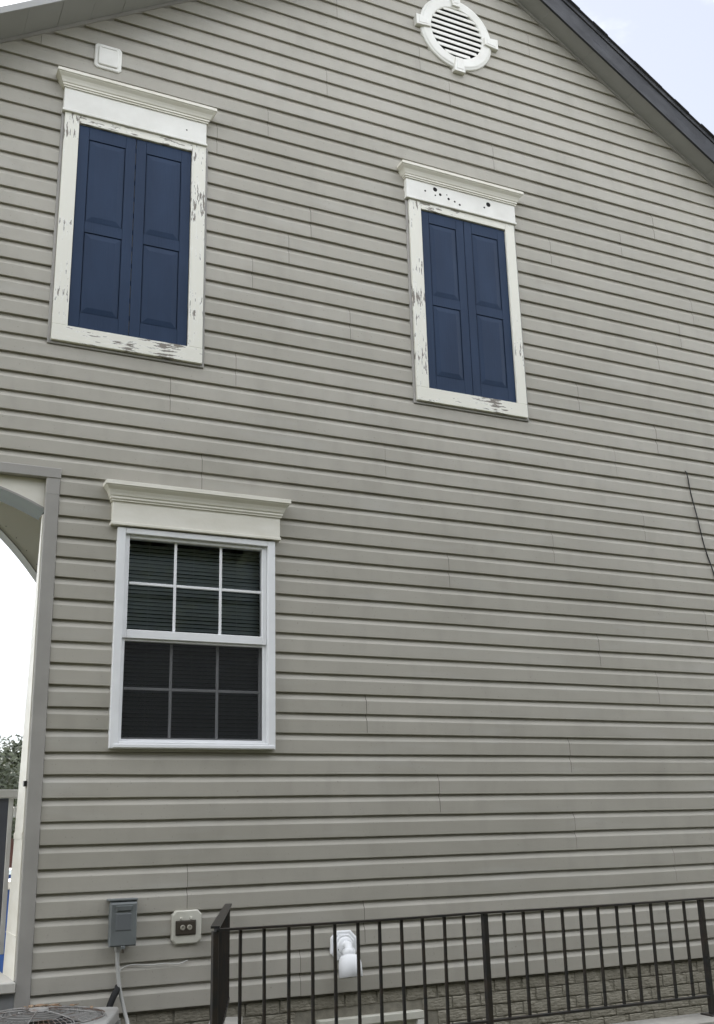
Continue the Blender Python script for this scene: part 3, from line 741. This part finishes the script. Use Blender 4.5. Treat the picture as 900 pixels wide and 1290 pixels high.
# ------------------------------------------------------------------ beyond the porch
pr = root('porch_railing', 'white porch railing with grey board panel at the back of the porch', 'railing', (.5, 1.50, -.73))
bobj('top_rail', (-.64, 1.398, 1.44, 1.53, .262, .318), 'white', pr, .006)
bobj('second_rail', (1.135, 1.398, 1.46, 1.51, .135, .205), 'white', pr, .005)
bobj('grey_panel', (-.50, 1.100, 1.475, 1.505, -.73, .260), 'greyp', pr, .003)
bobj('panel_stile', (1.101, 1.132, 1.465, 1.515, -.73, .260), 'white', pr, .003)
pool = root('swimming_pool', 'blue above-ground swimming pool with white rim behind the porch', 'pool', (-.2, 6.0, -E))
b = B(); nseg = 144; rings = []
for z in (-E, -.42):
    rings.append([(-.2+(2.72+.012*math.sin(k*math.pi/1.5))*math.cos(2*math.pi*k/nseg), 6.0+(2.72+.012*math.sin(k*math.pi/1.5))*math.sin(2*math.pi*k/nseg), z) for k in range(nseg)])
loft(b, rings, True, False); obj('pool_wall', b, 'blue', pool)
b = B(); lathe(b, [(2.60, -.41), (2.60, -.36), (2.63, -.345), (2.80, -.345), (2.83, -.36), (2.83, -.42), (2.80, -.425), (2.72, -.415)], 96, 'Z', (-.2, 6.0, 0)); obj('rim', b, 'white', pool)
b = B(); lathe(b, [(.0001, -.55), (2.70, -.55)], 64, 'Z', (-.2, 6.0, 0)); obj('water', b, 'water', pool)
for k in range(14):
    t = 2*math.pi*k/14+.1; b = B(); cx_, cy_ = -.2+2.77*math.cos(t), 6+2.77*math.sin(t)
    box(b, cx_-.06, cx_+.06, cy_-.04, cy_+.04, -E, -.425, bev=.01); obj('upright', b, 'white', pool)
wf = root('board_fence', 'red brown wooden board fence beyond the pool', 'fence', (2, 13.0, -E))
fb0 = None
for k in range(60):
    x = -3+k*.152
    if fb0 is None:
        bb = B(); poly = [(-.07, 0), (.07, 0), (.07, 1.50), (.04, 1.56), (-.04, 1.56), (-.07, 1.50)]
        loft(bb, [[(a, y, z) for a, z in poly] for y in (0, .02)]); bmesh.ops.recalc_face_normals(bb, faces=bb.faces)
        fb0 = bpy.data.meshes.new('board'); bb.to_mesh(fb0); bb.free(); fb0.materials.append(M['fencew'])
    o = bpy.data.objects.new('board', fb0); C.objects.link(o); o.location = (x, 13.0, random.uniform(-.02, .01)); o.rotation_euler.y = random.uniform(-.01, .01); attach(o, wf)
for z in (-1.2, -.35): bobj('fence_rail', (-3.1, 6.1, 13.022, 13.06, z, z+.09), 'fencew', wf)

def tree(label, x, y, h, w, seed, leafm, nleaf, lsz, group, lowcrown=.3, cat='tree'):
    rnd = random.Random(seed); t = root('tree', label, cat, (x, y, -E), group)
    b = B()
    tr = [(x+rnd.uniform(-.1, .1)*i*.3, y+rnd.uniform(-.1, .1)*i*.3, -E+h*.78*i/6) for i in range(7)]
    tube(b, tr, [.05*h*.55*(1-i/8) + .02 for i in range(7)], 9)
    clumps = []
    for k in range(44):
        a = rnd.uniform(0, 6.283); f = rnd.uniform(lowcrown, 1.0); prof_ = math.sin(math.pi*min(1, (f-lowcrown*.6)/(1.05-lowcrown*.6)))**.6
        rr = w*.5*prof_*rnd.uniform(.35, 1.0); p = Vector((x+rr*math.cos(a), y+rr*math.sin(a), -E+h*f*.95)); clumps.append((p, rnd.uniform(.12, .24)*w))
        s = Vector(tr[min(5, max(2, int(f*5)))])
        if k % 2 == 0: tube(b, [s, s.lerp(p, .5)+Vector((0, 0, .08*h*rnd.random())), p], [.012*h, .008*h, .003*h], 5)
    obj('trunk', b, 'bark', t, smooth=True)
    vs, fs = [], []
    for _ in range(nleaf):
        c, r = clumps[rnd.randrange(len(clumps))]
        d = Vector((rnd.gauss(0, 1), rnd.gauss(0, 1), rnd.gauss(0, .8))); d.normalize(); p = c+d*r*rnd.random()**.45
        n1 = Vector((rnd.gauss(0, 1), rnd.gauss(0, 1), rnd.gauss(0, 1))).normalized(); n2 = n1.orthogonal().normalized(); s = lsz*rnd.uniform(.6, 1.4)
        i = len(vs); vs += [p-n1*s, p-n2*s*.5, p+n1*s, p+n2*s*.5]; fs.append((i, i+1, i+2, i+3))
    me = bpy.data.meshes.new('crown'); me.from_pydata([(v.x, v.y, v.z+E) for v in vs], [], fs); me.materials.append(M[leafm])
    o = bpy.data.objects.new('crown', me); C.objects.link(o); attach(o, t)
tree('leafy tree far behind the porch, nearest to the board fence', 4.2, 38, 4.4, 5.5, 11, 'leaf', 22000, .12, 'trees beyond the fence', .15)
tree('taller leafy tree rising beyond the board fence', 7.6, 44, 5.2, 5.5, 12, 'leaf', 22000, .12, 'trees beyond the fence', .15)
tree('dark leafy tree filling the gap beyond the board fence', 1.2, 41, 4.6, 5.0, 13, 'leaf', 22000, .12, 'trees beyond the fence', .15)
# trees on the far side of the yard, which the window glass mirrors
for k, (x, y, h) in enumerate(((-11.5, -10.6, 9.8), (-7.2, -11, 10.4), (-3.2, -10.7, 9.7), (.8, -11.2, 10.6), (4.8, -10.8, 10), (8.8, -11.1, 10.5), (12.8, -10.6, 9.8), (17, -11, 10.2))):
    tree('tall shade tree in the row across the side yard', x, y, h-2.2, 6.8, 30+k, 'leaf' if k % 2 else 'leaf2', 20000, .20, 'trees across the side yard', .12)
